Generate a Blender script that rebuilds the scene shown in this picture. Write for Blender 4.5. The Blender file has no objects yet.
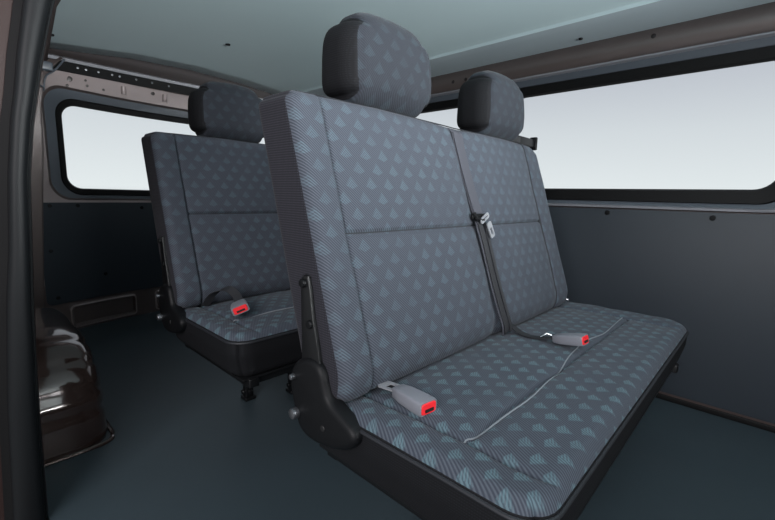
import bpy, bmesh, math, random
from mathutils import Vector, Matrix
random.seed(3)
C = bpy.context.scene.collection
V = Vector

# ---------------------------------------------------------------- materials
def srgb(r, g, b):
    f = lambda c: (c/255/12.92) if c/255 <= .04045 else ((c/255+.055)/1.055)**2.4
    return (f(r), f(g), f(b), 1)

class NT:
    def __init__(s, m):
        s.t = m.node_tree; s.n = s.t.nodes; s.l = s.t.links
        s.b = s.n['Principled BSDF']
    def new(s, k, **kw):
        n = s.n.new(k)
        for a, v in kw.items(): setattr(n, a, v)
        return n
    def put(s, sock, v):
        if hasattr(v, 'links') or isinstance(v, bpy.types.NodeSocket): s.l.new(v, sock)
        else: sock.default_value = v
    def m(s, op, a, b=0.0, c=None):
        n = s.new('ShaderNodeMath', operation=op)
        s.put(n.inputs[0], a); s.put(n.inputs[1], b)
        if c is not None: s.put(n.inputs[2], c)
        return n.outputs[0]
    def mix(s, f, a, b):
        n = s.new('ShaderNodeMix', data_type='RGBA')
        s.put(n.inputs[0], f); s.put(n.inputs[6], a); s.put(n.inputs[7], b)
        return n.outputs[2]
    def noise(s, scale, detail=3, rough=.5, vec=None):
        n = s.new('ShaderNodeTexNoise'); n.inputs['Scale'].default_value = scale
        n.inputs['Detail'].default_value = detail; n.inputs['Roughness'].default_value = rough
        if vec is None: vec = s.new('ShaderNodeTexCoord').outputs['Object']
        s.l.new(vec, n.inputs['Vector'])
        return n.outputs['Fac']
    def ramp(s, x, lo, hi):
        n = s.new('ShaderNodeMapRange', clamp=True)
        s.put(n.inputs[0], x); n.inputs[1].default_value = lo; n.inputs[2].default_value = hi
        return n.outputs[0]
    def bump(s, h, strength, dist=.001):
        n = s.new('ShaderNodeBump'); n.inputs['Strength'].default_value = strength
        n.inputs['Distance'].default_value = dist
        s.put(n.inputs['Height'], h); s.l.new(n.outputs[0], s.b.inputs['Normal'])

def mat(name, col, rough=.5, metal=0, spec=.5, coat=0, var=.08, vs=6, bump=0, bs=300, sheen=0):
    m = bpy.data.materials.new(name); m.use_nodes = True
    t = NT(m); b = t.b
    b.inputs['Roughness'].default_value = rough; b.inputs['Metallic'].default_value = metal
    b.inputs['Specular IOR Level'].default_value = spec; b.inputs['Coat Weight'].default_value = coat
    b.inputs['Coat Roughness'].default_value = .08
    b.inputs['Sheen Weight'].default_value = sheen
    n = t.noise(vs, 4)
    d = tuple(c*(1-var) for c in col[:3])+(1,); e = tuple(min(1, c*(1+var)) for c in col[:3])+(1,)
    t.l.new(t.mix(n, d, e), b.inputs['Base Color'])
    if bump: t.bump(t.noise(bs, 2), bump, .0006)
    return m

def fabric(name, axis, base, motif, line, twill=.3, mix=.75, flip=1):
    """woven cloth: staggered rows of small peaked motifs over a fine twill"""
    m = bpy.data.materials.new(name); m.use_nodes = True
    t = NT(m); b = t.b
    co = t.new('ShaderNodeTexCoord').outputs['Object']
    sp = t.new('ShaderNodeSeparateXYZ'); t.l.new(co, sp.inputs[0])
    X = sp.outputs[0]; W = sp.outputs[axis]
    u = t.m('DIVIDE', X, .050); v = t.m('DIVIDE', W, .030)
    row = t.m('FLOOR', v)
    u2 = t.m('ADD', u, t.m('MULTIPLY', row, .5))
    fu = t.m('ABSOLUTE', t.m('SUBTRACT', t.m('FRACT', u2), .5))
    fv = t.m('FRACT', v)
    if axis == 1: fv = t.m('SUBTRACT', 1.0, fv)
    lim = t.m('MULTIPLY', t.m('MINIMUM', t.m('MULTIPLY', t.m('SUBTRACT', .97, fv), 1.6), t.m('MULTIPLY', t.m('SUBTRACT', fv, .04), 4.5)), .30)
    mk = t.m('SUBTRACT', lim, fu)
    mask = t.ramp(mk, -.02, .09)
    # twill thread running two ways, one on each flank of a motif
    side = t.m('SIGN', t.m('SUBTRACT', t.m('FRACT', u2), .5))
    P = 2*math.pi/.0044
    if axis == 1:
        w1 = t.m('ADD', t.m('MULTIPLY', X, .447), t.m('MULTIPLY', W, -.894))
        w2 = t.m('ADD', t.m('MULTIPLY', X, .894), t.m('MULTIPLY', W, -.447))
        sel = t.m('GREATER_THAN', side, 0)
        a1 = t.m('SINE', t.m('MULTIPLY', w2, P))
        a2 = t.m('SINE', t.m('MULTIPLY', t.m('ADD', t.m('MULTIPLY', w1, sel), t.m('MULTIPLY', w2, t.m('SUBTRACT', 1.0, sel))), P))
    else:
        a1 = t.m('SINE', t.m('MULTIPLY', t.m('ADD', X, W), P*.72))
        a2 = t.m('SINE', t.m('MULTIPLY', t.m('ADD', t.m('MULTIPLY', X, side), W), P*.72))
    s1 = t.ramp(a1, -.7, .9); s2 = t.ramp(a2, -.8, .6)
    big = t.noise(9, 3)
    fac = t.m('MULTIPLY', mask, t.m('ADD', t.m('MULTIPLY', s2, .55), .3))
    fac = t.m('MULTIPLY', fac, t.ramp(big, .15, .55))
    bc = t.mix(t.m('MULTIPLY', s1, twill), base, line)
    col = t.mix(t.m('MULTIPLY', fac, mix/.85), bc, motif)
    t.l.new(col, b.inputs['Base Color'])
    b.inputs['Roughness'].default_value = .85; b.inputs['Specular IOR Level'].default_value = .25
    b.inputs['Sheen Weight'].default_value = .06; b.inputs['Sheen Roughness'].default_value = .4
    h = t.m('ADD', t.m('MULTIPLY', s1, .6), t.m('MULTIPLY', mask, .8))
    h = t.m('ADD', h, t.m('MULTIPLY', t.noise(700, 2), .5))
    t.bump(h, .5, .0007)
    return m

def ribbed(name, col, hi, axis=2, period=.0045, sheen=.1):
    m = bpy.data.materials.new(name); m.use_nodes = True
    t = NT(m); b = t.b
    co = t.new('ShaderNodeTexCoord').outputs['Object']
    sp = t.new('ShaderNodeSeparateXYZ'); t.l.new(co, sp.inputs[0])
    s = t.m('SINE', t.m('MULTIPLY', sp.outputs[axis], 2*math.pi/period))
    w = t.m('SINE', t.m('MULTIPLY', t.m('ADD', sp.outputs[0], sp.outputs[1]), 2*math.pi/period*1.1))
    f = t.m('MULTIPLY', t.ramp(s, -.2, .9), t.ramp(w, -1, .6))
    t.l.new(t.mix(t.m('MULTIPLY', f, .6), col, hi), b.inputs['Base Color'])
    b.inputs['Roughness'].default_value = .8; b.inputs['Specular IOR Level'].default_value = .25
    b.inputs['Sheen Weight'].default_value = sheen
    t.bump(f, .4, .0006)
    return m

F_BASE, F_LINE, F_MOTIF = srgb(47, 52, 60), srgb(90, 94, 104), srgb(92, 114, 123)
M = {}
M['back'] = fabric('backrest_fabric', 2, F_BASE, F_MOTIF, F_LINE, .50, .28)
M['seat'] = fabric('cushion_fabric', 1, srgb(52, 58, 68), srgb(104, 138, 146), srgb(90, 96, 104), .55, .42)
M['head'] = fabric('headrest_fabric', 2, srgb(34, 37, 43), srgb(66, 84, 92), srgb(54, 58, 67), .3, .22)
M['side'] = ribbed('side_fabric', srgb(26, 26, 32), srgb(62, 60, 70), sheen=.05)
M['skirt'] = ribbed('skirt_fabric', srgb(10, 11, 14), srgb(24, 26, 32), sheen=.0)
M['seam'] = mat('seam_thread', srgb(30, 33, 38), .8)
M['piping'] = mat('grey_piping', srgb(118, 124, 130), .6)
M['bpiping'] = mat('black_piping', srgb(26, 28, 33), .6)
M['plastic'] = mat('black_plastic', srgb(13, 14, 16), .5, spec=.18, bump=.25, bs=900)
M['steel'] = mat('black_steel', srgb(16, 17, 19), .4, .2)
M['bolt'] = mat('bolt_steel', srgb(120, 122, 126), .3, .9)
M['chrome'] = mat('bright_steel', srgb(210, 212, 215), .18, 1)
M['silver'] = mat('brushed_steel', srgb(165, 167, 172), .35, .5)
M['web'] = mat('belt_webbing', srgb(66, 67, 74), .7, spec=.25, bump=.4, bs=900)
M['webdark'] = mat('dark_webbing', srgb(32, 33, 37), .7, bump=.3, bs=900)
M['buckle'] = mat('buckle_grey', srgb(118, 120, 127), .45)
M['red'] = mat('release_red', srgb(232, 40, 48), .4)
M['slot'] = mat('slot_black', srgb(14, 14, 15), .6)
M['paint'] = mat('brown_paint', srgb(98, 88, 86), .3, .35, coat=.35, var=.04)
M['paintlight'] = mat('taupe_paint', srgb(150, 138, 137), .4, .2, var=.05)
M['paintdark'] = mat('dark_brown_paint', srgb(38, 31, 30), .35, .3, coat=.2, var=.04)
M['body'] = mat('body_brown_paint', srgb(44, 31, 29), .5, spec=.2)
M['arch'] = mat('gloss_brown_paint', srgb(66, 52, 48), .14, .35, coat=1, var=.04)
M['ceil'] = mat('ceiling_vinyl', srgb(188, 208, 212), .5, bump=.12, bs=500, var=.02, vs=2)
M['cove'] = mat('cove_trim', srgb(165, 178, 184), .5, var=.03)
M['panel'] = mat('slate_trim_board', srgb(42, 49, 56), .5, spec=.4, bump=.2, bs=700, var=.04, vs=2)
M['framegrey'] = mat('grey_inner_frame', srgb(74, 80, 88), .4, var=.04)
M['rubber'] = mat('black_rubber', srgb(9, 9, 10), .55, spec=.2)
M['seal'] = mat('door_seal_rubber', srgb(17, 19, 21), .5, spec=.2)
M['lip'] = mat('silver_lip', srgb(150, 150, 156), .35, .4)
fm = mat('floor_vinyl', srgb(52, 64, 70), .5, var=.10, vs=5, bump=.15, bs=160)
M['floor'] = fm
# glass
g = bpy.data.materials.new('window_glass'); g.use_nodes = True
gt = NT(g)
mixn = gt.new('ShaderNodeMixShader'); tr = gt.new('ShaderNodeBsdfTransparent'); gl = gt.new('ShaderNodeBsdfGlossy')
tr.inputs[0].default_value = (.96, .975, .98, 1); gl.inputs['Roughness'].default_value = .02
lw = gt.new('ShaderNodeFresnel'); lw.inputs[0].default_value = 1.08
gt.l.new(lw.outputs[0], mixn.inputs[0]); gt.l.new(tr.outputs[0], mixn.inputs[1]); gt.l.new(gl.outputs[0], mixn.inputs[2])
gt.l.new(mixn.outputs[0], gt.n['Material Output'].inputs[0])
M['glass'] = g

# ---------------------------------------------------------------- object helpers
def tag(o, label=None, cat=None, group=None, kind=None):
    if label: o['label'] = label
    if cat: o['category'] = cat
    if group: o['group'] = group
    if kind: o['kind'] = kind
    return o
def empty(name, loc):
    o = bpy.data.objects.new(name, None); C.objects.link(o); o.location = loc; o.empty_display_size = .1
    return o
def build(name, verts, faces, mats, parent=None, root=None, fm=None, smooth=True, loc=(0, 0, 0)):
    me = bpy.data.meshes.new(name)
    l = V(loc)
    me.from_pydata([V(v)-l for v in verts], [], faces)
    for m in (mats if isinstance(mats, (list, tuple)) else [mats]): me.materials.append(m)
    if fm:
        for p, k in zip(me.polygons, fm): p.material_index = k
    bm = bmesh.new(); bm.from_mesh(me)
    bmesh.ops.recalc_face_normals(bm, faces=bm.faces)
    bm.to_mesh(me); bm.free()
    for p in me.polygons: p.use_smooth = smooth
    o = bpy.data.objects.new(name, me); C.objects.link(o)
    if parent: o.parent = parent
    else: o.location = l
    return o
def sharp(o, ang=35):
    o.data.set_sharp_from_angle(angle=math.radians(ang)); return o

class MB:
    """collects shapes into one mesh"""
    def __init__(s): s.v = []; s.f = []; s.k = []
    def add(s, v, f, k=0):
        n = len(s.v); s.v += [V(p) for p in v]; s.f += [tuple(i+n for i in q) for q in f]; s.k += [k]*len(f); return s
    def box(s, a, b, k=0, bev=0):
        bm = bmesh.new(); bmesh.ops.create_cube(bm, size=1)
        a = V(a); b = V(b); c = (a+b)/2; d = b-a
        for v in bm.verts: v.co = V((v.co.x*d.x, v.co.y*d.y, v.co.z*d.z))+c
        if bev: bmesh.ops.bevel(bm, geom=bm.edges[:], offset=bev, segments=3, affect='EDGES', profile=.5)
        bm.verts.index_update()
        s.add([v.co.copy() for v in bm.verts], [[v.index for v in f.verts] for f in bm.faces], k); bm.free(); return s
    def tube(s, pts, r, k=0, n=10, ry=None, up=V((0, 0, 1)), closed=False):
        pts = [V(p) for p in pts]; N = len(pts); vs = []; fs = []
        for i, p in enumerate(pts):
            if closed: t = pts[(i+1) % N]-pts[i-1]
            else: t = pts[min(i+1, N-1)]-pts[max(i-1, 0)]
            t.normalize()
            a = t.cross(up)
            if a.length < 1e-3: a = t.cross(V((1, 0, 0)))
            a.normalize(); b = a.cross(t).normalized()
            rr = r[i] if isinstance(r, (list, tuple)) else r
            r2 = rr if ry is None else ry
            for j in range(n):
                w = 2*math.pi*j/n; ca, sa = math.cos(w), math.sin(w)
                if ry is not None:   # rounded flat section
                    ca = math.copysign(abs(ca)**.4, ca); sa = math.copysign(abs(sa)**.6, sa)
                vs.append(p+a*rr*ca+b*r2*sa)
        L = N if closed else N-1
        for i in range(L):
            for j in range(n):
                a0 = i*n+j; a1 = i*n+(j+1) % n; b0 = ((i+1) % N)*n+j; b1 = ((i+1) % N)*n+(j+1) % n
                fs.append((a0, a1, b1, b0))
        if not closed: fs.append(tuple(range(n))); fs.append(tuple((N-1)*n+j for j in range(n)))
        return s.add(vs, fs, k)
    def disc(s, c, axis, r, h, k=0, n=20, dome=.3):
        """short cylinder with a domed top, c the base centre"""
        c = V(c); z = V(axis).normalized(); x = z.orthogonal().normalized(); y = z.cross(x)
        prof = [(r, 0), (r, h*(1-dome)), (r*.85, h*.95), (r*.5, h)]
        vs = []; fs = []
        for (q, t) in prof:
            for j in range(n):
                w = 2*math.pi*j/n; vs.append(c+x*q*math.cos(w)+y*q*math.sin(w)+z*t)
        for i in range(len(prof)-1):
            for j in range(n): fs.append((i*n+j, i*n+(j+1) % n, (i+1)*n+(j+1) % n, (i+1)*n+j))
        fs.append(tuple(range(n))); fs.append(tuple((len(prof)-1)*n+j for j in range(n)))
        return s.add(vs, fs, k)
    def prism(s, poly, d0, d1, mapf, bev=0, k=0):
        """poly in 2D, extruded d0..d1 ; mapf(a,b,d)->3D ; the d0 rim is bevelled by bev"""
        n = len(poly); cx = sum(p[0] for p in poly)/n; cy = sum(p[1] for p in poly)/n
        def off(o):
            r = []
            for i in range(n):
                a = V(poly[i-1]); b = V(poly[i]); c = V(poly[(i+1) % n])
                e1 = (b-a).normalized(); e2 = (c-b).normalized()
                n1 = V((-e1.y, e1.x)); n2 = V((-e2.y, e2.x)); m = (n1+n2)
                m = m.normalized() if m.length > 1e-6 else n1
                r.append(b+m*o*sg)
            return r
        A = sum(poly[i-1][0]*poly[i][1]-poly[i][0]*poly[i-1][1] for i in range(n))
        sg = 1 if A > 0 else -1
        sd = 1 if d1 > d0 else -1
        loops = [(off(0), d1)]
        if bev:
            for q in range(5):
                w = q/4*math.pi/2
                loops.append((off(bev*(1-math.cos(w))), d0+sd*bev*(1-math.sin(w))))
        else: loops.append((off(0), d0))
        vs = [mapf(p[0], p[1], d) for lp, d in loops for p in lp]; fs = []
        for i in range(len(loops)-1):
            for j in range(n): fs.append((i*n+j, i*n+(j+1) % n, (i+1)*n+(j+1) % n, (i+1)*n+j))
        fs.append(tuple(range(n))); fs.append(tuple((len(loops)-1)*n+j for j in range(n)))
        return s.add(vs, fs, k)
    def out(s, name, mats, parent=None, loc=(0, 0, 0), smooth=True, ang=35):
        o = build(name, s.v, s.f, mats, parent, fm=s.k, smooth=smooth, loc=loc)
        return sharp(o, ang)

def smoothpoly(pts, it=2):
    for _ in range(it):
        q = []
        n = len(pts)
        for i in range(n):
            a = V(pts[i]); b = V(pts[(i+1) % n])
            q += [tuple(a*.75+b*.25), tuple(a*.25+b*.75)]
        pts = q
    return pts
def spline(pts, n=8):
    P = [V(p) for p in pts]; P = [P[0]*2-P[1]]+P+[P[-1]*2-P[-2]]; r = []
    for i in range(1, len(P)-2):
        for j in range(n):
            t = j/n; a, b, c, d = P[i-1:i+3]
            r.append(.5*((2*b)+(c-a)*t+(2*a-5*b+4*c-d)*t*t+(3*b-a-3*c+d)*t**3))
    r.append(P[-2]); return r

def lines(a, b, step, seams=(), r=0):
    s = set()
    n = max(2, round((b-a)/step))
    for i in range(n+1): s.add(round(a+(b-a)*i/n, 5))
    if r:
        for i in range(1, 6): s.add(round(a+r*i/5, 5)); s.add(round(b-r*i/5, 5))
    for x in seams:
        s = {q for q in s if abs(q-x) > .0085 or q in (round(a, 5), round(b, 5))}
        for d in (-.008, -.0045, -.0014, .0014, .0045, .008): s.add(round(x+d, 5))
    s = sorted(s)
    o = [s[0]]
    for q in s[1:]:
        if q-o[-1] > .0008 or q == s[-1]: o.append(q)
    return o
def block(lx, ly, lz, r):
    """rounded block on given grid lines; returns verts, faces, raw (cube-surface) coordinates"""
    L = (lx, ly, lz); idx = {}; raw = []; fs = []
    def vid(t):
        if t not in idx: idx[t] = len(raw); raw.append((lx[t[0]], ly[t[1]], lz[t[2]]))
        return idx[t]
    for ax in range(3):
        o = [i for i in range(3) if i != ax]
        for e in (0, len(L[ax])-1):
            for i in range(len(L[o[0]])-1):
                for j in range(len(L[o[1]])-1):
                    q = []
                    for (di, dj) in ((0, 0), (1, 0), (1, 1), (0, 1)):
                        t = [0, 0, 0]; t[ax] = e; t[o[0]] = i+di; t[o[1]] = j+dj; q.append(vid(tuple(t)))
                    fs.append(tuple(q))
    vs = []; nr = []
    rr = r if isinstance(r, (tuple, list)) else (r, r, r)
    for p in raw:
        inner = V([min(max(p[i], L[i][0]+rr[i]), L[i][-1]-rr[i]) for i in range(3)])
        d = V([(p[i]-inner[i])/rr[i] for i in range(3)])
        n = d.normalized() if d.length > 0 else V((0, 0, 1))
        vs.append(inner+V([n[i]*rr[i] for i in range(3)])); nr.append(n)
    return vs, fs, raw, nr
def cornermap(a, b, a0, a1, b0, b1, R):
    """R = radii at (a0b0, a1b0, a1b1, a0b1): square corners to round ones"""
    for (sa, sb, r) in ((0, 0, R[0]), (1, 0, R[1]), (1, 1, R[2]), (0, 1, R[3])):
        ca = a0+r if sa == 0 else a1-r; cb = b0+r if sb == 0 else b1-r
        da = a-ca; db = b-cb
        if (da < 0) == (sa == 0) and (db < 0) == (sb == 0) and da and db:
            l = math.hypot(da, db); k = max(abs(da), abs(db))/l
            return ca+da*k, cb+db*k
    return a, b
g_ = lambda d, w: math.exp(-(d/w)**2)

# ---------------------------------------------------------------- bench seat (front one, then copied)
K = .3228
def plane_y(z): return .501+K*(z-.451)

def make_bench():
    root = empty('bench_seat', (1.0, .4, 0))
    O = V((1.0, .4, 0))
    def put(name, mb, mats, parent=None, ang=35):
        o = build(name, [V(v)-O for v in mb.v], mb.f, mats, None, fm=mb.k); o.parent = parent or root
        return sharp(o, ang)
    # --- backrest
    xa, xb, za, zb, T = .441, 1.50, .425, .993, .122
    SV = (.513, 1.397); SH = .727; CX = .985
    lx = lines(xa, xb, .012, SV, .03); lz = lines(za, zb, .012, (SH,), .03); ly = lines(0, T, .012, (), .03)
    vs, fs, raw, nr = block(lx, ly, lz, (.014, .022, .018))
    out = []
    for p, q, n in zip(vs, raw, nr):
        x, y, z = p
        x, z = cornermap(x, z, xa, xb, za, zb, (.028, .028, .06, .028))
        front = max(0, -n.y)
        w = front*min(1, max(0, (x-xa)/.02))*min(1, max(0, (xb-x)/.02))
        if w > 0:
            d = 0
            if SV[0] < x < SV[1]:
                hx = 1-abs((x-(SV[0]+CX)/2)/((CX-SV[0])/2))**3 if x < CX else 1-abs((x-(SV[1]+CX)/2)/((SV[1]-CX)/2))**3
                hz = 1-abs((z-(SH+zb)/2)/((zb-SH)/2))**4 if z > SH else 1-abs((z-(SH+za)/2)/((SH-za)/2))**4
                d += .010*max(0, hx)**.6*(.4+.6*max(0, hz)**.6)
                d -= .007*g_(z-SH, .005)
                d -= .006*g_(x-CX, .02)
            else: d += .007
            for s in SV: d -= .005*g_(x-s, .004)
            d += .0012*math.sin(x*37+z*11)*math.sin(z*29-x*7)
            y -= d*w
        if z < .50 and y < .06: y += .034*((.50-z)/.075)**2
        # back gets thinner towards the top
        if y > .03: y = .03+(y-.03)*(1.10-.16*(z-za)/(zb-za))
        # slight sag of the top edge where the belt crosses
        if z > .9: z -= .003*g_(x-CX, .05)*(z-.9)/.087
        if n.z > .3: z += .004*math.sin((x-xa)/(xb-xa)*math.pi*2)**2
        out.append(V((x, y+plane_y(z)-0.002, z)))
    fm_ = []
    for f in fs:
        c = [sum(raw[i][k] for i in f)/4 for k in range(3)]; n = sum((nr[i] for i in f), V())/4
        if c[1] < .010:
            if abs(c[0]-SV[0]) < .0014 or abs(c[0]-SV[1]) < .0014 or (abs(c[2]-SH) < .0014 and SV[0] < c[0] < SV[1]): k = 2
            else: k = 0
        else: k = 1
        fm_.append(k)
    mb = MB(); mb.v = out; mb.f = fs; mb.k = fm_
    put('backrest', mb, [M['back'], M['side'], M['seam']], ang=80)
    # piping round the front rim
    def rim(z, x): return V((x, plane_y(z)+.004, z))
    pts = [(.465, .989), (.52, .991), (.75, .992), (.93, .991), (.985, .990), (1.04, .991), (1.2, .992), (1.42, .991)]
    mb = MB().tube([rim(b, a)+V((0, -.001, 0)) for a, b in pts], .0015, n=6)
    put('rim_piping', mb, [M['bpiping']])
    # --- cushion
    xa, xb, ya, yb, za, zb = .445, 1.592, .152, .625, .295, .425
    SX = (.517, 1.482); PY = .305
    lx = lines(xa, xb, .014, SX, .03); ly = lines(ya, yb, .014, (PY,), .03); lz = lines(za, zb, .012, (), .025)
    vs, fs, raw, nr = block(lx, ly, lz, (.022, .022, .024))
    out = []
    def top_h(x, y):
        d = 0
        if SX[0] < x < SX[1]:
            hx = 1-abs((x-1.0)/.483)**4
            hy = 1-abs((y-.229)/.076)**3 if y < PY else 1-abs((y-.47)/.165)**4
            d += .010*max(0, hx)**.5*(.5+.5*max(0, hy)**.5)
            d -= .007*g_(y-PY, .006)
        else: d += .004
        for s in SX: d -= .008*g_(x-s, .006)*min(1, max(0, (y-.165)/.04))
        d += .0015*math.sin(x*31+y*17)*math.sin(y*41-x*9)
        return d
    for p, q, n in zip(vs, raw, nr):
        x, y, z = p
        w = max(0, n.z)
        z += top_h(x, y)*w*min(1, max(0, (x-xa)/.02))*min(1, max(0, (xb-x)/.02))*min(1, max(0, (y-ya)/.02))
        x, y = cornermap(x, y, xa, xb, ya, yb, (.055, .075, .03, .03))
        z += -.012*max(0, (y-.45)/.17)*w           # falls a little to the back
        if z < .37: # skirt pulls in to the frame
            t = (.37-z)/.075; x += (.02*t if x < 1 else -.02*t) if abs(x-1) > .5 else 0; y += .018*t if y < .2 else 0
        out.append(V((x, y, z)))
    fm_ = []
    for f in fs:
        c = [sum(raw[i][k] for i in f)/4 for k in range(3)]; n = sum((nr[i] for i in f), V())/4
        if c[2] > zb-.012:
            seam = n.z > .8 and c[1] > .18 and (abs(c[0]-SX[0]) < .0014 or abs(c[0]-SX[1]) < .0014)
            k = 2 if seam else 0
        else: k = 1
        fm_.append(k)
    mb = MB(); mb.v = out; mb.f = fs; mb.k = fm_
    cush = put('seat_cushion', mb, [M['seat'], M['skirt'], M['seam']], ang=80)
    pts = spline([(.519, .312, 0), (.56, .303, 0), (.70, .292, 0), (.84, .300, 0), (1.0, .318, 0), (1.12, .325, 0), (1.25, .312, 0), (1.40, .318, 0), (1.47, .322, 0), (1.481, .330, 0)], 6)
    pts = [V((p.x, p.y, .425+top_h(p.x, p.y)+.0015)) for p in pts]
    put('grey_piping', MB().tube(pts, .0015, n=6), [M['piping']], cush)
    pts = []
    for (cx, cy, R, a0) in ((.445+.055, .152+.055, .055, 180), (1.592-.075, .152+.075, .075, 270)):
        for i in range(9):
            w = math.radians(a0+i*90/8); pts.append(V((cx+(R+.0)*math.cos(w), cy+R*math.sin(w), .406)))
    pts = [V((.4455, .60, .400)), V((.4455, .5, .404)), V((.4455, .3, .406))]+pts+[V((1.5915, .3, .406)), V((1.5915, .5, .404)), V((1.5915, .6, .400))]
    put('edge_piping', MB().tube(pts, .0035, n=8), [M['bpiping']], cush)
    # --- headrests
    def headrest(cx, w):
        z0, z1, D = .990, 1.196, .125
        lx = lines(-w/2, w/2, .009, (), .05); ly = lines(0, D, .009, (), .04); lz = lines(z0, z1, .009, (), .05)
        vs, fs, raw, nr = block(lx, ly, lz, (.036, .050, .055))
        out = []; fmm = []
        for p, n in zip(vs, nr):
            x, y, z = p
            x, z = cornermap(x, z, -w/2, w/2, z0, z1, (.040, .050, .070, .078))
            t = (z-z0)/(z1-z0)
            s = 1-.10*t*t*t; x *= s
            if y > .06: y = .06+(y-.06)*(1-.38*max(0, t)**2)     # back slopes forward at the top
            f = max(0, -n.y); y -= f*.014*(1-abs(x/(w/2))**2)*math.sin(math.pi*min(1, max(0, t)))
            if n.x*n.x > .2: x += math.copysign(.006*math.sin(math.pi*t), x)
            y += -.028*max(0, .35-t)/.35*0+.016*max(0, .4-t)     # chin tucks in
            z += .004*math.sin(x*25+1)*max(0, n.z)
            out.append(V((cx+x, .645+y+.10*(z-z0), z)))
        for f in fs:
            rx = sum(raw[i][0] for i in f)/4
            fmm.append(1 if abs(rx) > w/2-.018 else 0)
        mb = MB(); mb.v = out; mb.f = fs; mb.k = fmm
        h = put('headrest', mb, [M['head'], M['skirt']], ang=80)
        for dx in (-.06, .06):
            put('post', MB().tube([(cx+dx, .715, .94), (cx+dx, .722, 1.05)], .006, n=10), [M['chrome']], h)
        return h
    headrest(.722, .275); headrest(1.245, .262)
    # --- recliner cover and its bracket
    for side in (0, 1):
        x0 = .425 if side == 0 else 1.522; sx = 1 if side == 0 else -1
        Y = lambda a, b, d: V((x0+sx*d, a, b))
        def shp(n): return n
        if side == 0:
            poly = smoothpoly([(.652, .427), (.649, .462), (.634, .486), (.603, .502), (.572, .503), (.552, .490), (.543, .458), (.534, .438), (.500, .424), (.466, .410), (.460, .390), (.480, .368), (.523, .350), (.581, .340), (.622, .348), (.640, .388)], 2)
            rc = put('recliner_cover', MB().prism(poly, 0, .03, Y, .012), [M['plastic']])
            ridge = smoothpoly([(.630, .43), (.622, .470), (.600, .487), (.575, .486), (.564, .465), (.556, .432), (.520, .410), (.490, .396), (.485, .388), (.520, .392), (.560, .412), (.578, .440), (.592, .458), (.606, .440)], 2)
            put('knob', MB().disc((x0+.001, .626, .384), (-1, 0, 0), .011, .014, n=16), [M['bolt']], rc)
            put('bolt', MB().disc((x0+.001, .634, .455), (-1, 0, 0), .006, .010, n=12), [M['bolt']], rc)
            put('screw', MB().disc((x0+.002, .545, .385), (-1, 0, 0), .006, .004, n=12), [M['slot']], rc)
            br = [(.622, .645), (.612, .655), (.600, .653), (.594, .63), (.586, .58), (.572, .53), (.560, .47), (.62, .47), (.620, .53)]
            put('recliner_bracket', MB().prism(br, .008, .022, Y, .002)
                .disc((x0+.008, .610, .640), (-1, 0, 0), .008, .008, k=1, n=14).disc((x0+.008, .592, .566), (-1, 0, 0), .008, .006, k=1, n=14),
                [M['steel'], M['plastic']])
        else:
            Y2 = lambda a, b, d: V((1.502+d, a, b))
            br = [(.66, .56), (.62, .56), (.575, .47), (.555, .442), (.555, .40), (.62, .34), (.66, .40)]
            mb = MB().prism(br, .016, 0, Y2, .002)
            mb.disc((1.518, .585, .445), (1, 0, 0), .006, .006, n=12)
            put('recliner_bracket', mb, [M['steel']])
            put('release_lever', MB().tube([(1.525, .60, .462), (1.53, .56, .452), (1.545, .52, .436)], .004, n=8), [M['chrome']])
    # --- steel frame with legs
    mb = MB()
    mb.box((.49, .185, .268), (1.555, .215, .297), bev=.003); mb.box((.49, .585, .268), (1.555, .615, .297), bev=.003)
    mb.box((.49, .165, .270), (.52, .615, .296), bev=.003); mb.box((1.525, .165, .270), (1.555, .615, .296), bev=.003)
    mb.box((.70, .19, .272), (.73, .60, .294), bev=.002); mb.box((1.30, .19, .272), (1.33, .60, .294), bev=.002)
    mb.box((.475, .172, .292), (1.56, .62, .298), bev=.001)
    fr = put('frame', mb, [M['steel']])
    for (lx_, ly_, wd) in ((.712, .60, .016), (.90, .53, .045), (1.31, .60, .016), (1.31, .42, .016), (.90, .42, .016)):
        mb = MB().box((lx_-wd, ly_-.014, .012), (lx_+wd, ly_+.014, .275), bev=.003)
        mb.box((lx_-wd-.006, ly_-.022, 0), (lx_+wd+.006, ly_+.022, .014), bev=.003)
        mb.disc((lx_-wd, ly_, .035), (-1, 0, 0), .010, .010, k=0, n=12)
        mb.disc((lx_, ly_-.014, .035), (0, -1, 0), .008, .010, k=0, n=12)
        put('leg', mb, [M['steel']], fr)
    return root, O, put

bench, BO, bput = make_bench()
tag(bench, 'nearer patterned grey cloth bench with two headrests, beside the long right window', 'bench seat', 'van bench seats')

# belt, tongue, buckles hang on or lie upon the bench ------------------------
def off(p): return V((p[0], plane_y(p[2])-p[1], p[2]))
def strip(mb, pts, w, th=.0015, k=0, axis=V((1, 0, 0))):
    """ribbon along pts, width w along axis"""
    pts = [V(p) for p in pts]; vs = []; fs = []
    for i, p in enumerate(pts):
        t = (pts[min(i+1, len(pts)-1)]-pts[max(i-1, 0)]).normalized()
        a = (axis-t*axis.dot(t)).normalized(); n = t.cross(a)
        for (s, q) in ((-1, -1), (1, -1), (1, 1), (-1, 1)): vs.append(p+a*s*w/2+n*q*th/2)
    for i in range(len(pts)-1):
        for j in range(4): fs.append((i*4+j, i*4+(j+1) % 4, (i+1)*4+(j+1) % 4, (i+1)*4+j))
    fs.append((0, 1, 2, 3)); fs.append(tuple(len(vs)-4+j for j in range(4)))
    return mb.add(vs, fs, k)
mb = MB()
top = [(.968, .74, .93), (.968, .735, .955), (.970, .715, .985), (.972, .690, .990)]
def bx(z): return .968+.046*((.98-z)/.53)
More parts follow.
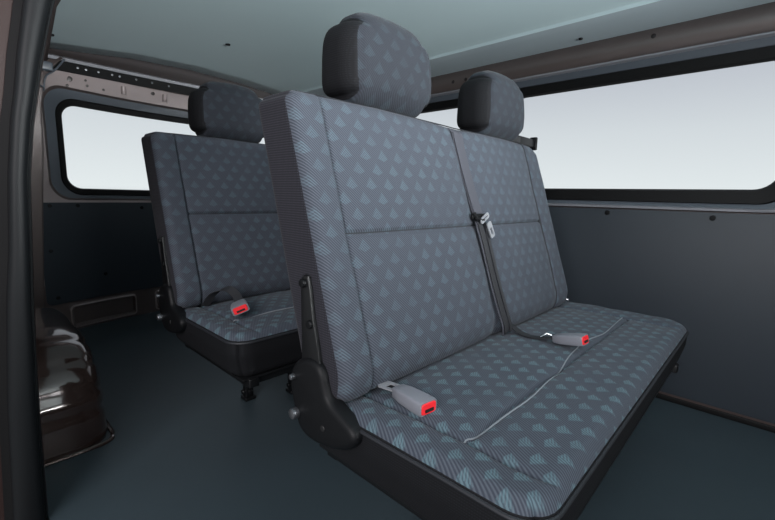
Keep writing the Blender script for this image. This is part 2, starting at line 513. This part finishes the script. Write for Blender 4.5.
run = [V((bx(z), plane_y(z)-.009-.002*math.sin(z*20), z)) for z in [.975-.03*i for i in range(18)]]+[V((1.020, .497, .442))]
path = spline([V(p) for p in top]+run, 3)
strip(mb, path, .050)
strip(mb, [p+V((-.012, -.0035, 0)) for p in run[:9]], .020)
strip(mb, [p+V((-.008, -.0035, 0)) for p in run[8:]], .022, k=1)
strip(mb, [V((p.x+.016, p.y-.0035, p.z)) for p in run[8:]], .014, k=1)
belt = tag(mb.out('seat_belt', [M['web'], M['webdark']], loc=(1.0, .6, .7)), 'grey lap belt webbing hanging down the middle of the nearer bench backrest', 'seat belt')
def child(name, mb, mats, par, ang=35):
    l = V(par.location); q = par.parent
    while q: l = l+q.location; q = q.parent
    o = build(name, [V(v)-l for v in mb.v], mb.f, mats, None, fm=mb.k); o.parent = par; return sharp(o, ang)
z = .750; cx = bx(z); cy = plane_y(z)-.0155
mb = MB().box((cx-.040, cy-.002, z-.006), (cx+.022, cy+.006, z+.010), bev=.004)
mb.tube([(cx-.036, cy-.001, z+.012), (cx-.030, cy-.006, z-.004), (cx+.004, cy-.007, z-.008)], .006, n=8)
child('belt_stop', mb, [M['plastic']], belt)
# tongue: a slotted steel plate
def plate(mb, c, ux, uz, w, h, hole, th, k=0):
    c = V(c); ux = V(ux).normalized(); uz = V(uz).normalized(); n = ux.cross(uz)
    def lp(w, h, r, oy=0, N=6):
        pts = []
        for (sx, sy, a0) in ((1, 1, 0), (-1, 1, 90), (-1, -1, 180), (1, -1, 270)):
            for i in range(N):
                a = math.radians(a0+90*i/(N-1)); pts.append(((w/2-r)*sx+r*math.cos(a), (h/2-r)*sy+r*math.sin(a)+oy))
        return pts
    o = lp(w, h, .006); i_ = lp(hole[0], hole[1], .002, hole[2]); N = len(o)
    vs = []
    for (l, d) in ((o, -th/2), (i_, -th/2), (i_, th/2), (o, th/2)):
        vs += [c+ux*p[0]+uz*p[1]+n*d for p in l]
    fs = []
    for a in range(4):
        b = (a+1) % 4
        for j in range(N): fs.append((a*N+j, a*N+(j+1) % N, b*N+(j+1) % N, b*N+j))
    return mb.add(vs, fs, k)
mb = MB()
dz = V((.42, -.12, -.85)).normalized(); ux = V((.9, .05, .42)).normalized(); ux = (ux-dz*ux.dot(dz)).normalized()
plate(mb, V((cx+.012, cy-.018, z-.010))+dz*.026, ux, dz, .022, .046, (.009, .020, .005), .003)
plate(mb, V((cx+.006, cy-.010, z-.002)), ux, dz, .046, .016, (.034, .004, 0), .003)
child('tongue', mb, [M['silver']], belt)

def buckle(name, tail, head, w, label, zc, webpts, ww=.028, tilt=0):
    """grey buckle body lying from tail to head with a red release button in its end"""
    tail = V(tail); head = V(head); t = (head-tail).normalized(); L = (head-tail).length
    s = t.cross(V((0, 0, 1))).normalized(); up = s.cross(t)
    if tilt: Rm = Matrix.Rotation(tilt, 3, t); s = Rm @ s; up = Rm @ up
    h = .026
    mp = lambda a, b, d: tail+t*a+s*b+up*d
    def sec(a, w_, h_, N=24, r=.3):
        return [(a, math.copysign(abs(math.cos(q))**r, math.cos(q))*w_/2, math.copysign(abs(math.sin(q))**r, math.sin(q))*h_/2) for q in [2*math.pi*i/N for i in range(N)]]
    rings = [sec(0, w*.55, h*.6), sec(.004, w*.72, h*.75), sec(L*.3, w*.9, h*.93), sec(L*.7, w, h), sec(L-.004, w, h), sec(L, w*.96, h*.95), sec(L, w*.84, h*.80), sec(L-.004, w*.84, h*.78)]
    def skin(rings, cap0=True, cap1=True):
        N = 24; vs = [mp(*p) for r in rings for p in r]; fs = []
        for i in range(len(rings)-1):
            for j in range(N): fs.append((i*N+j, i*N+(j+1) % N, (i+1)*N+(j+1) % N, (i+1)*N+j))
        if cap0: fs.append(tuple(range(N)))
        if cap1: fs.append(tuple((len(rings)-1)*N+j for j in range(N)))
        return vs, fs
    mb = MB(); mb.add(*skin(rings))
    loc = tail.copy()
    body = mb.out(name, [M['buckle']], loc=loc, ang=40); tag(body, label, 'seat belt buckle', 'seat belt buckles')
    mb = MB(); mb.add(*skin([sec(L-.005, w*.82, h*.76), sec(L+.0005, w*.82, h*.76), sec(L+.002, w*.78, h*.70)]))
    btn = child('release_button', mb, [M['red']], body)
    vs, fs = [], []
    mbs = MB()
    q = [mp(L+.0012, -w*.24, h*.0), mp(L+.0012, w*.24, h*.0), mp(L+.0012, w*.24, -h*.22), mp(L+.0012, -w*.24, -h*.22)]
    q2 = [p+t*.0022 for p in q]
    mbs.add(q+q2, [(0, 1, 2, 3), (4, 5, 6, 7), (0, 1, 5, 4), (1, 2, 6, 5), (2, 3, 7, 6), (3, 0, 4, 7)])
    child('slot', mbs, [M['slot']], btn)
    mb = MB(); strip(mb, spline(webpts, 5), ww, .002, axis=s)
    child('strap', mb, [M['webdark']], body)
    return body, mp
b1, mp = buckle('seat_belt_buckle', (.549, .480, .440), (.538, .396, .440), .041, 'grey buckle with red end on the left of the nearer cushion', 0,
    [(.560, .545, .428), (.556, .515, .434), (.551, .48, .440)], .022)
mb = MB(); plate(mb, (.548, .492, .442), (1, 0, 0), (-.25, 1, .05), .030, .044, (.016, .016, 0), .003)
child('latch_plate', mb, [M['silver']], b1)
b2, mp = buckle('seat_belt_buckle', (1.045, .378, .448), (1.040, .302, .464), .042, 'grey buckle with red end on a long black strap, centre of the nearer cushion', 0,
    [(1.03, .56, .43), (1.04, .53, .448), (1.052, .505, .452), (1.045, .47, .440), (1.035, .43, .440), (1.045, .378, .448)], .024)
mb = MB().tube([(1.02, .405, .45), (1.035, .395, .458), (1.048, .385, .452)], .0025, n=6, k=0)
child('wire', mb, [M['chrome']], b2)

# row behind ------------------------------------------------------------------
def copy_tree(o, parent=None):
    c = o.copy(); C.objects.link(c); c.parent = parent
    for ch in [k for k in bpy.data.objects if k.parent == o]: copy_tree(ch, c)
    return c
bench2 = copy_tree(bench)
bench2.location = (1.030, 1.222, 0)
for ch in bench2.children:
    if ch.name.startswith('headrest'): ch.location.x += .008; ch.location.z -= .001
    if ch.name.startswith(('backrest', 'rim_piping')): ch.location.z -= .002
bench2['label'] = 'farther patterned cloth bench standing behind the nearer one, by the tailgate'
b3, mp = buckle('seat_belt_buckle', (.590, 1.175, .462), (.560, 1.105, .462), .050, 'small red-ended buckle on the cushion of the farther bench', 0,
    [(.55, 1.325, .43), (.565, 1.29, .475), (.59, 1.25, .495), (.60, 1.21, .48), (.592, 1.175, .464)], .026, tilt=.35)

# ---------------------------------------------------------------- setting
XC = 1.13
def st(o, label=None, cat=None):
    o['kind'] = 'structure'
    return o
# floor
def grid(name, us, ws, f, m, smooth=True, thick=None, **kw):
    vs = [f(a, b) for a in us for b in ws]; n = len(ws)
    fs = [(i*n+j, i*n+j+1, (i+1)*n+j+1, (i+1)*n+j) for i in range(len(us)-1) for j in range(n-1)]
    o = build(name, vs, fs, m, smooth=smooth)
    if thick:
        md = o.modifiers.new('s', 'SOLIDIFY'); md.thickness = thick; md.offset = kw.get('off', -1)
    return o
rng = lambda a, b, n: [a+(b-a)*i/n for i in range(n+1)]
fl = MB().box((.10, -1.3, -.04), (2.0, 2.99, 0)); st(fl.out('floor', [M['floor']]))
# ceiling profile across the van
def ceil_z(x):
    P = [(.20, 1.375), (.235, 1.42), (.28, 1.455), (.34, 1.478), (.42, 1.492), (.5, 1.502), (.8, 1.540), (1.13, 1.555), (1.46, 1.542), (1.74, 1.508), (1.755, 1.504), (1.765, 1.494), (1.80, 1.488), (1.90, 1.478), (1.99, 1.468)]
    for (a, b), (c, d) in zip(P, P[1:]):
        if x <= c: return b+(d-b)*(x-a)/(c-a)
    return P[-1][1]
xs = sorted(set(rng(.20, 1.99, 60)+[.235, .28, .34, .42, 1.74, 1.755, 1.765, 1.80]))
rear = lambda x: 2.80-.05*((x-XC)/.8)**2
o = grid('ceiling', xs, rng(0, 1, 30), lambda x, t: V((x, -1.3+(rear(x)+1.3)*t, ceil_z(x))), M['ceil'], thick=.012, off=1)
st(o)
o.data.materials.append(M['cove'])
for p in o.data.polygons:
    if p.center.x > 1.762: p.material_index = 1
sharp(o, 25)
# screws/clips in the ceiling
for i, (x, y, r) in enumerate(((1.071, 2.16, .012), (.40, 2.50, .012), (1.90, .69, .008))):
    o = MB().disc((x, y, ceil_z(x)+.002), (0, 0, -1), r, .008, n=16).out('ceiling_clip', [M['plastic']], loc=(x, y, ceil_z(x)))
    tag(o, ['dark push clip in the middle of the ceiling near the tailgate', 'dark push clip in the ceiling by the rear left corner', 'small round clip on the ceiling edge above the long right window'][i], 'clip', 'ceiling clips')

# ring loft: rounded rectangles bridged from the outside in
def rrect(a0, a1, b0, b1, r, ne=14, nc=8):
    pts = []
    cs = [(a1-r, b1-r, 0), (a0+r, b1-r, 90), (a0+r, b0+r, 180), (a1-r, b0+r, 270)]
    for i, (ca, cb, w0) in enumerate(cs):
        for j in range(nc+1):
            w = math.radians(w0+90*j/nc); pts.append((ca+r*math.cos(w), cb+r*math.sin(w)))
        p = pts[-1]; na, nb, nw = cs[(i+1) % 4]; w = math.radians(nw); q = (na+r*math.cos(w), nb+r*math.sin(w))
        for j in range(1, ne): pts.append((p[0]+(q[0]-p[0])*j/ne, p[1]+(q[1]-p[1])*j/ne))
    return pts
def loft(rings, mapf, cap=False):
    """rings: (a0,a1,b0,b1,r,depth,matindex)"""
    mb = MB(); n = None; vs = []; fs = []; k = []
    for (a0, a1, b0, b1, r, d, mi) in rings:
        L = rrect(a0, a1, b0, b1, r); n = len(L); vs += [mapf(p[0], p[1], d) for p in L]
    for i in range(len(rings)-1):
        for j in range(n):
            fs.append((i*n+j, i*n+(j+1) % n, (i+1)*n+(j+1) % n, (i+1)*n+j)); k.append(rings[i+1][6])
    mb.v = vs; mb.f = fs; mb.k = k
    return mb
def pane(a0, a1, b0, b1, r, mapf, d, th=.004):
    L = rrect(a0, a1, b0, b1, r); n = len(L)
    # concentric rings so that the pane can bend with its wall
    ca, cb = (a0+a1)/2, (b0+b1)/2; vs = []; fs = []
    vs2 = []
    for s in (1, .8, .6, .4, .2, .02):
        vs += [mapf(ca+(p[0]-ca)*s, cb+(p[1]-cb)*s, d) for p in L]
    for i in range(5):
        for j in range(n): fs.append((i*n+j, i*n+(j+1) % n, (i+1)*n+(j+1) % n, (i+1)*n+j))
    vs.append(mapf(ca, cb, d)); q = len(vs)-1
    fs += [(5*n+j, 5*n+(j+1) % n, q) for j in range(n)]
    mb = MB(); mb.add(vs, fs); return mb
# --- right wall
rw = lambda a, b, d: V((1.96+d, a, b))
XW = 1.96
mb = MB()
mb.box((XW+.004, -1.3, 0), (XW+.05, 2.99, .776))                                  # lower
mb.box((XW, -1.3, .776), (XW+.05, -.15, 1.40)); mb.box((XW, 1.10, .776), (XW+.05, 1.15, 1.40)); mb.box((XW, 2.50, .776), (XW+.05, 2.99, 1.40))
st(mb.out('wall_right', [M['paint']]))
def side_window(name, y0, y1):
    R = [(y0, y1, .772, 1.385, .01, .0, 0), (y0+.006, y1-.006, .776, 1.378, .08, -.008, 0), (y0+.016, y1-.016, .784, 1.372, .09, -.009, 1),
         (y0+.020, y1-.020, .788, 1.366, .09, .004, 1), (y0+.045, y1-.045, .803, 1.338, .09, .012, 2),
         (y0+.052, y1-.052, .806, 1.334, .09, .004, 3), (y0+.085, y1-.085, .850, 1.298, .07, .010, 3), (y0+.092, y1-.092, .856, 1.292, .065, .022, 3), (y0+.092, y1-.092, .856, 1.292, .065, .034, 3)]
    w = st(loft(R, rw).out(name, [M['paint'], M['lip'], M['framegrey'], M['rubber']]))
    gl = pane(y0+.090, y1-.090, .854, 1.294, .067, rw, .028).out('glass', [M['glass']], w)
    return w
side_window('window_1', -.085, 1.115)
side_window('window_2', 1.135, 2.52)
# beam above the windows
prof = [(1.985, 1.378), (1.952, 1.380), (1.944, 1.392), (1.942, 1.44), (1.946, 1.462), (1.955, 1.474), (1.99, 1.476)]
mb = MB(); ys = rng(-1.3, 2.82, 30); n = len(prof)
vs = [V((p[0], y, p[1])) for y in ys for p in prof]
mb.add(vs, [(i*n+j, i*n+(j+1) % n, (i+1)*n+(j+1) % n, (i+1)*n+j) for i in range(len(ys)-1) for j in range(n)]+[tuple(range(n)), tuple((len(ys)-1)*n+j for j in range(n))])
o = st(mb.out('trim_1', [M['paint']])); 
mb = MB()
for y, z in ((.43, 1.44), (1.28, 1.42), (1.36, 1.42), (1.52, 1.43), (-.1, 1.43)):
    MB().disc((1.944, y, z), (-1, 0, 0), .009, .003, n=14).out('plug', [M['paintdark']], o)
# slate trim board with screws
tp = MB().box((1.952, -1.25, .03), (1.9635, 2.75, .770), bev=.002).out('trim_board', [M['panel']], loc=(1.96, .7, .03))
tag(tp, 'long dark slate trim board below the right side windows', 'trim panel')
for (y, z) in ((.169, .750), (.530, .754), (-.2, .75), (1.0, .75), (1.5, .75)):
    child('screw', MB().disc((1.953, y, z), (-1, 0, 0), .010, .006, n=16), [M['plastic']], tp)
# skirting step where board meets floor
st(MB().box((1.945, -1.25, -.002), (1.9515, 2.75, .022), bev=.003).out('baseboard_right', [M['rubber']]))

# --- dark strip under the front edge of the nearer bench
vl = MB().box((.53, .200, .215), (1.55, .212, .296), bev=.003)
bput('front_dark_strip', vl, [M['skirt']])
fr0 = [c for c in bench.children if c.name.startswith('frame')][0]
[c for c in fr0.children if c.name.startswith('leg')][0].location.x += .10

# --- tailgate, bowed
def tg(a, b, d):
    y = 2.95-.13*((a-1.13)/.75)**2
    return V((a, y+d-.02*(b-.8)*0, b))
X0, X1 = .300, 1.960
mats = [M['paint'], M['paintlight'], M['framegrey'], M['rubber'], M['paintdark']]
R = [(X0, X1, .165, 1.470, .02, .03, 4), (X0, X1, .165, 1.470, .02, .0, 4), (X0+.018, X1-.018, .185, 1.425, .10, -.006, 0),
     (X0+.028, X1-.028, .60, 1.412, .12, -.008, 1), (X0+.085, X1-.085, .735, 1.338, .10, .0, 1), (X0+.097, X1-.097, .745, 1.328, .10, .018, 0),
     (X0+.143, X1-.143, .762, 1.286, .10, .022, 2), (X0+.149, X1-.149, .768, 1.277, .09, .016, 3), (X0+.170, X1-.170, .795, 1.252, .07, .018, 3), (X0+.174, X1-.174, .800, 1.248, .07, .03, 3)]
# bands 1..: left/right stiles grey, header light
tgate = loft(R, tg)
dg = st(tgate.out('door_1', mats))
lo = tg
def mapped_box(mb, a0, a1, b0, b1, d0, d1, k=0, n=24, rnd=0):
    vs = []; fs = []
    L = [(b0, d0), (b0, d1), (b1, d1), (b1, d0)]
    for i in range(n+1):
        a = a0+(a1-a0)*i/n
        for (b, d) in L: vs.append(tg(a, b, d))
    for i in range(n):
        for j in range(4): fs.append((i*4+j, i*4+(j+1) % 4, (i+1)*4+(j+1) % 4, (i+1)*4+j))
    fs += [(0, 1, 2, 3), tuple(n*4+j for j in range(4))]
    return mb.add(vs, fs, k)
pane(X0+.172, X1-.172, .798, 1.250, .07, tg, .024).out('window', [M['glass']], dg)
# lower strip with recessed pockets
for (p0, p1) in ((.31, .86), (.86, 1.40), (1.40, 1.95)):
    q0, q1 = (.432, .772) if p0 < .4 else (p0+.04, p1-.04)
    R = [(p0, p1, .0, .170, .004, .0, 0), (q0-.008, q1+.008, .010, .144, .022, -.001, 0), (q0, q1, .018, .136, .020, -.006, 1), (q0+.006, q1-.006, .026, .130, .018, .004, 0), (q0+.010, q1-.010, .032, .126, .016, .014, 0), (q0+.05, q1-.05, .06, .10, .01, .014, 0)]
    m_ = loft(R, tg); L = rrect(*R[-1][:5]); n = len(L); m_.f.append(tuple(len(m_.v)-n+j for j in range(n))); m_.k.append(0)
    m_.out('lower_strip', mats, dg)
# header strip with holes, ribs
mb = MB()
for x in (.787, 1.023, 1.24, 1.47):
    MB().tube([tg(x, 1.362, -.004), tg(x, 1.405, -.004)], .015, n=14, k=0).out('pressed_rib', [M['paintlight']], dg)
for x, z, r in ((.518, 1.381, .014), (.952, 1.400, .013), (.593, 1.392, .007), (.600, 1.365, .007), (.681, 1.362, .007), (.506, 1.345, .007)):
    MB().disc(tg(x, z, -.004), (0, -1, 0), r, .004, n=14).out('plug', [M['paintdark']], dg)
# tailgate trim board
poly = rrect(X0+.020, X1-.020, .168, .722, .03)
mb = MB()
n = len(poly); vs = [tg(p[0], p[1], d) for d in (-.004, -.012) for p in poly]
mb.add(vs, [(j, (j+1) % n, n+(j+1) % n, n+j) for j in range(n)])
mb.out('x', [M['panel']]) if 0 else None
pb = pane(X0+.020, X1-.020, .168, .722, .03, tg, -.012); mb.add(pb.v, pb.f)
tb = mb.out('trim_board', [M['panel']], loc=(1.13, 2.93, .168)); tag(tb, 'dark slate trim board screwed to the tailgate below its window', 'trim panel')
for (x, z) in ((.375, .705), (.503, .705), (.843, .690), (.36, .465), (.614, .300), (.372, .205), (1.2, .70), (1.6, .70), (1.88, .70)):
    child('screw', MB().disc(tg(x, z, -.012), (0, -1, 0), .010, .006, n=16), [M['plastic']], tb)
# rear header between ceiling and tailgate
mb = MB()
def band(b0, b1, d0, d1, k, a0=.36, a1=1.90, arch=.03):
    n = 30; vs = []; fs = []
    for i in range(n+1):
        a = a0+(a1-a0)*i/n; c = arch*(1-((a-XC)/.8)**2)
        for (b, d) in ((b0, d0), (b1, d0), (b1, d1), (b0, d1)): vs.append(tg(a, b+c, d))
    for i in range(n):
        for j in range(4): fs.append((i*4+j, i*4+(j+1) % 4, (i+1)*4+(j+1) % 4, (i+1)*4+j))
    fs += [(0, 1, 2, 3), tuple(n*4+j for j in range(4))]
    mb.add(vs, fs, k)
band(1.400, 1.452, -.012, .04, 0)
band(1.452, 1.470, -.022, -.004, 1)
band(1.468, 1.56, -.045, .04, 2)
st(mb.out('wall_rear', [M['rubber'], M['lip'], M['paintdark']]))
mb = MB()
for x in (.56, .60, .66, .73, .77, .86, .95, 1.05):
    MB().disc(tg(x, 1.432+.03*(1-((x-XC)/.8)**2), -.012), (0, -1, 0), .006, .006, n=10).out('rivet', [M['bolt']], bpy.data.objects['wall_rear'])
# rear corner posts
for s in (0, 1):
    pts = [(-.02, .19), (.3, .205), (.7, .235), (1.0, .262), (1.2, .285), (1.32, .315), (1.40, .355), (1.47, .42)]
    def cp(i, t):
        z, x = pts[i]; xi = x+.108-.033*max(0, z-1.0)/.47
        a = x+(xi-x)*t
        q = tg(a, z, -.01+.03*(1-t)); 
        if s: q.x = 2*XC-q.x
        return q
    o = grid('trim_%d' % (2+s), list(range(len(pts))), [-.9, -.4, 0, .25, .5, .75, .93, 1.0], lambda i, t: cp(i, t), M['paint'], thick=.02, off=1 if s else -1)
    st(o)
# silver bracket in the top left corner
mb = MB()
q = [tg(.395, 1.285, -.03), tg(.41, 1.36, -.03), tg(.45, 1.40, -.03), tg(.50, 1.47, -.03)]
mb.tube(spline(q, 5), .0045, n=8)
mb.tube([tg(.345, 1.325, -.04), tg(.395, 1.305, -.035)], .004, n=8)
mb.box(tg(.37, 1.385, -.05), tg(.44, 1.43, -.03), bev=.008)
st(mb.out('trim_4', [M['framegrey']]))

# --- left side: quarter panel, rubber seal of the sliding door opening, wheel arch
def interp(P, z):
    if z <= P[0][0]: return P[0][1]
    for (a, b), (c, d) in zip(P, P[1:]):
        if z <= c: return b+(d-b)*(z-a)/(c-a)
    return P[-1][1]
SX_ = [(-.15, .090), (.02, .093), (.31, .100), (.55, .111), (.66, .118), (.825, .128), (.94, .143), (1.07, .168), (1.19, .196), (1.30, .230), (1.40, .285), (1.45, .33)]
SW = [(-.15, .058), (.02, .057), (.31, .050), (.55, .042), (.66, .036), (.825, .033), (1.0, .035), (1.19, .045), (1.45, .05)]
zs = rng(-.15, 1.45, 60)
def sweep(name, prof, mats, k=None, zs=zs):
    """prof(z) -> list of (x, y) closed section"""
    mb = MB(); P = [prof(z) for z in zs]; n = len(P[0]); fs = []
    vs = [V((p[0], p[1], z)) for z, l in zip(zs, P) for p in l]
    for i in range(len(zs)-1):
        for j in range(n): fs.append((i*n+j, i*n+(j+1) % n, (i+1)*n+(j+1) % n, (i+1)*n+j))
    fs += [tuple(range(n)), tuple((len(zs)-1)*n+j for j in range(n))]
    return mb.add(vs, fs)
def bulb(z):
    xr = interp(SX_, z); w = interp(SW, z); r = []
    for i in range(20):
        a = 2*math.pi*i/20
        r.append((xr-w/2+w/2*math.copysign(abs(math.cos(a))**.8, math.cos(a)), 1.20+.020*math.sin(a)))
    return r
seal = sweep('rubber_door_seal', bulb, None).out('rubber_door_seal', [M['seal']], loc=(.12, 1.2, -.15), ang=60)
tag(seal, 'thick black rubber seal running up the edge of the door opening at the far left', 'door seal')
def lipf(z):
    xr = interp(SX_, z); return [(xr+.004*math.cos(a)+.002, 1.212+.004*math.sin(a)) for a in [2*math.pi*i/8 for i in range(8)]]
child('sealing_lip', sweep('l', lipf, None), [M['seal']], seal)
def chan(z):
    xl = interp(SX_, z)-interp(SW, z); return [(xl+.006, 1.205), (xl+.006, 1.235), (xl-.013, 1.235), (xl-.013, 1.222), (xl-.004, 1.214)]
child('channel', sweep('c', chan, None), [M['rubber']], seal)
def wall(z):
    xr = interp(SX_, z); xl = xr-interp(SW, z)-.09
    yb = 2.86
    return [(xl, 1.226), (xr+.004, 1.226), (xr+.010, 1.24), (xr+.014, 2.0), (xr+.10, yb), (xl+.05, yb+.09), (xl-.002, 2.0)]
o = st(sweep('w', wall, None).out('wall_left', [M['body']], ang=30))
# outer panel line and the parts of the body seen beside the seal
# wheel arch: half drum with pressed ribs
mb = MB(); vs = []; fs = []
yc, zc, Ry, Rz = 1.94, -.02, .475, .345
na = 64; secs = [(.10, 1.0), (.16, 1.0), (.20, .998), (.235, .985), (.265, .962), (.284, .92), (.296, .86), (.304, .7), (.306, .4), (.306, .02)]
angs = [math.pi*i/na for i in range(na+1)]
def arch_pt(a, x, s):
    dg_ = math.degrees(a)
    rib = 0
    for c in (14, 26, 46, 66, 88, 112, 140): rib += .011*g_(dg_-c, 1.7)
    e = .64
    cy, cz = math.cos(a), math.sin(a)
    cy = math.copysign(abs(cy)**e, cy); cz = abs(cz)**e
    rr = s*(1-rib*(1 if s > .8 else 0))
    return V((x-(rib*.6 if s > .6 else 0), yc-cy*Ry*rr, zc+cz*Rz*rr))
for (x, s) in secs: vs += [arch_pt(a, x, s) for a in angs]
n = na+1
for i in range(len(secs)-1):
    for j in range(na): fs.append((i*n+j, i*n+j+1, (i+1)*n+j+1, (i+1)*n+j))
wa = MB().add(vs, fs).out('wheel_arch', [M['arch']], loc=(.2, 1.93, 0), ang=60)
tag(wa, 'glossy dark brown ribbed wheel arch bulging from the left side', 'wheel arch')
fl_pts = [V((.305, yc-Ry*1.02*math.cos(math.pi*i/30), .004)) for i in range(31)]
mb = MB()
pts = spline([V((.12, 1.456, .003)), V((.24, 1.458, .003)), V((.285, 1.468, .003)), V((.303, 1.50, .003)), V((.307, 1.6, .003)), V((.307, 2.2, .003)), V((.295, 2.38, .003)), V((.12, 2.42, .003))], 5)
mb.tube(pts, .007, n=8)
child('flange', mb, [M['arch']], wa)
# added light blocker, then door opening header and sill (seen only from the side)
st(MB().box((.16, -1.06, 0), (1.96, -1.0, .92), bev=.02).out('light_blocker_front', [M['plastic']]))  # unseen low partition, added to keep floor-level light down
st(MB().box((.20, -1.3, 1.38), (.30, 1.22, 1.47), bev=.01).out('trim_5', [M['paintdark']]))
st(MB().box((.02, -1.3, -.12), (.10, 1.22, -.002), bev=.008).out('trim_6', [M['paintdark']]))
# belt guide behind the right headrest
mb = MB().box((1.60, .792, 1.022), (1.768, .806, 1.056), bev=.004); mb.box((1.755, .785, 1.012), (1.772, .815, 1.066), k=1, bev=.004)
mb.box((1.40, .76, .95), (1.42, .80, 1.04), bev=.003); mb.box((1.40, .79, 1.025), (1.62, .804, 1.05), bev=.003)
o = mb.out('belt_guide', [M['steel'], M['plastic']], loc=(1.41, .78, .95)); tag(o, 'flat grey belt guide arm sticking out behind the right headrest of the nearer bench', 'belt guide')

# ---------------------------------------------------------------- world and lights
w = bpy.data.worlds.new('World'); bpy.context.scene.world = w; w.use_nodes = True
nt = w.node_tree; N = nt.nodes; L = nt.links
tc = N.new('ShaderNodeTexCoord'); sp = N.new('ShaderNodeSeparateXYZ'); L.new(tc.outputs['Generated'], sp.inputs[0])
cr = N.new('ShaderNodeValToRGB'); mr = N.new('ShaderNodeMapRange'); mr.inputs[1].default_value = -.2; mr.inputs[2].default_value = .8
L.new(sp.outputs[2], mr.inputs[0]); L.new(mr.outputs[0], cr.inputs[0])
e = cr.color_ramp.elements
e[0].position = .205; e[0].color = srgb(232, 238, 239); e[1].position = .62; e[1].color = srgb(190, 196, 204)
x = e.new(.17); x.color = srgb(165, 168, 170)
x = e.new(.34); x.color = srgb(214, 220, 224)
x = e.new(.44); x.color = srgb(194, 199, 207)
L.new(cr.outputs[0], N['Background'].inputs[0]); N['Background'].inputs[1].default_value = 1.0
def area(name, loc, target, size, power, col=(1, 1, 1)):
    l = bpy.data.lights.new(name, 'AREA'); l.shape = 'RECTANGLE'; l.size, l.size_y = size; l.energy = power; l.color = col
    o = bpy.data.objects.new(name, l); C.objects.link(o); o.location = loc
    o.rotation_euler = (V(target)-V(loc)).to_track_quat('-Z', 'Y').to_euler(); return o
area('studio_softbox_door', (-1.6, -.6, 1.7), (.9, 1.0, .7), (1.6, 1.2), 72, (1, .96, .98))
area('studio_softbox_front', (1.3, -2.4, 1.9), (1.1, .6, .9), (1.2, .8), 12, (.92, .97, 1))
area('added_ceiling_fill', (.9, -1.25, .95), (.6, 1.9, 1.5), (1.4, .3), 34, (.95, .99, 1)).data.spread = math.radians(75)  # added fill aimed up to brighten the ceiling, no known lamp here
# ---------------------------------------------------------------- camera
cam = bpy.data.cameras.new('camera'); co = bpy.data.objects.new('camera', cam); C.objects.link(co)
f = 411.0
vx = V((389.5, 54, -f)).normalized(); vy = V((-443.5, 75, -f)); vy = (vy-vx*vx.dot(vy)).normalized(); vz = vx.cross(vy)
Rw = Matrix((vx, vy, vz))      # camera -> world
co.matrix_world = Matrix.Translation((0, 0, .8)) @ Rw.to_4x4()
cam.sensor_width = 36; cam.lens = f/775*36; cam.clip_start = .02
bpy.context.scene.camera = co
vs_ = bpy.context.scene.view_settings
vs_.view_transform = 'Standard'; vs_.look = 'None'; vs_.gamma = 1; vs_.exposure = 0; vs_.use_curve_mapping = False
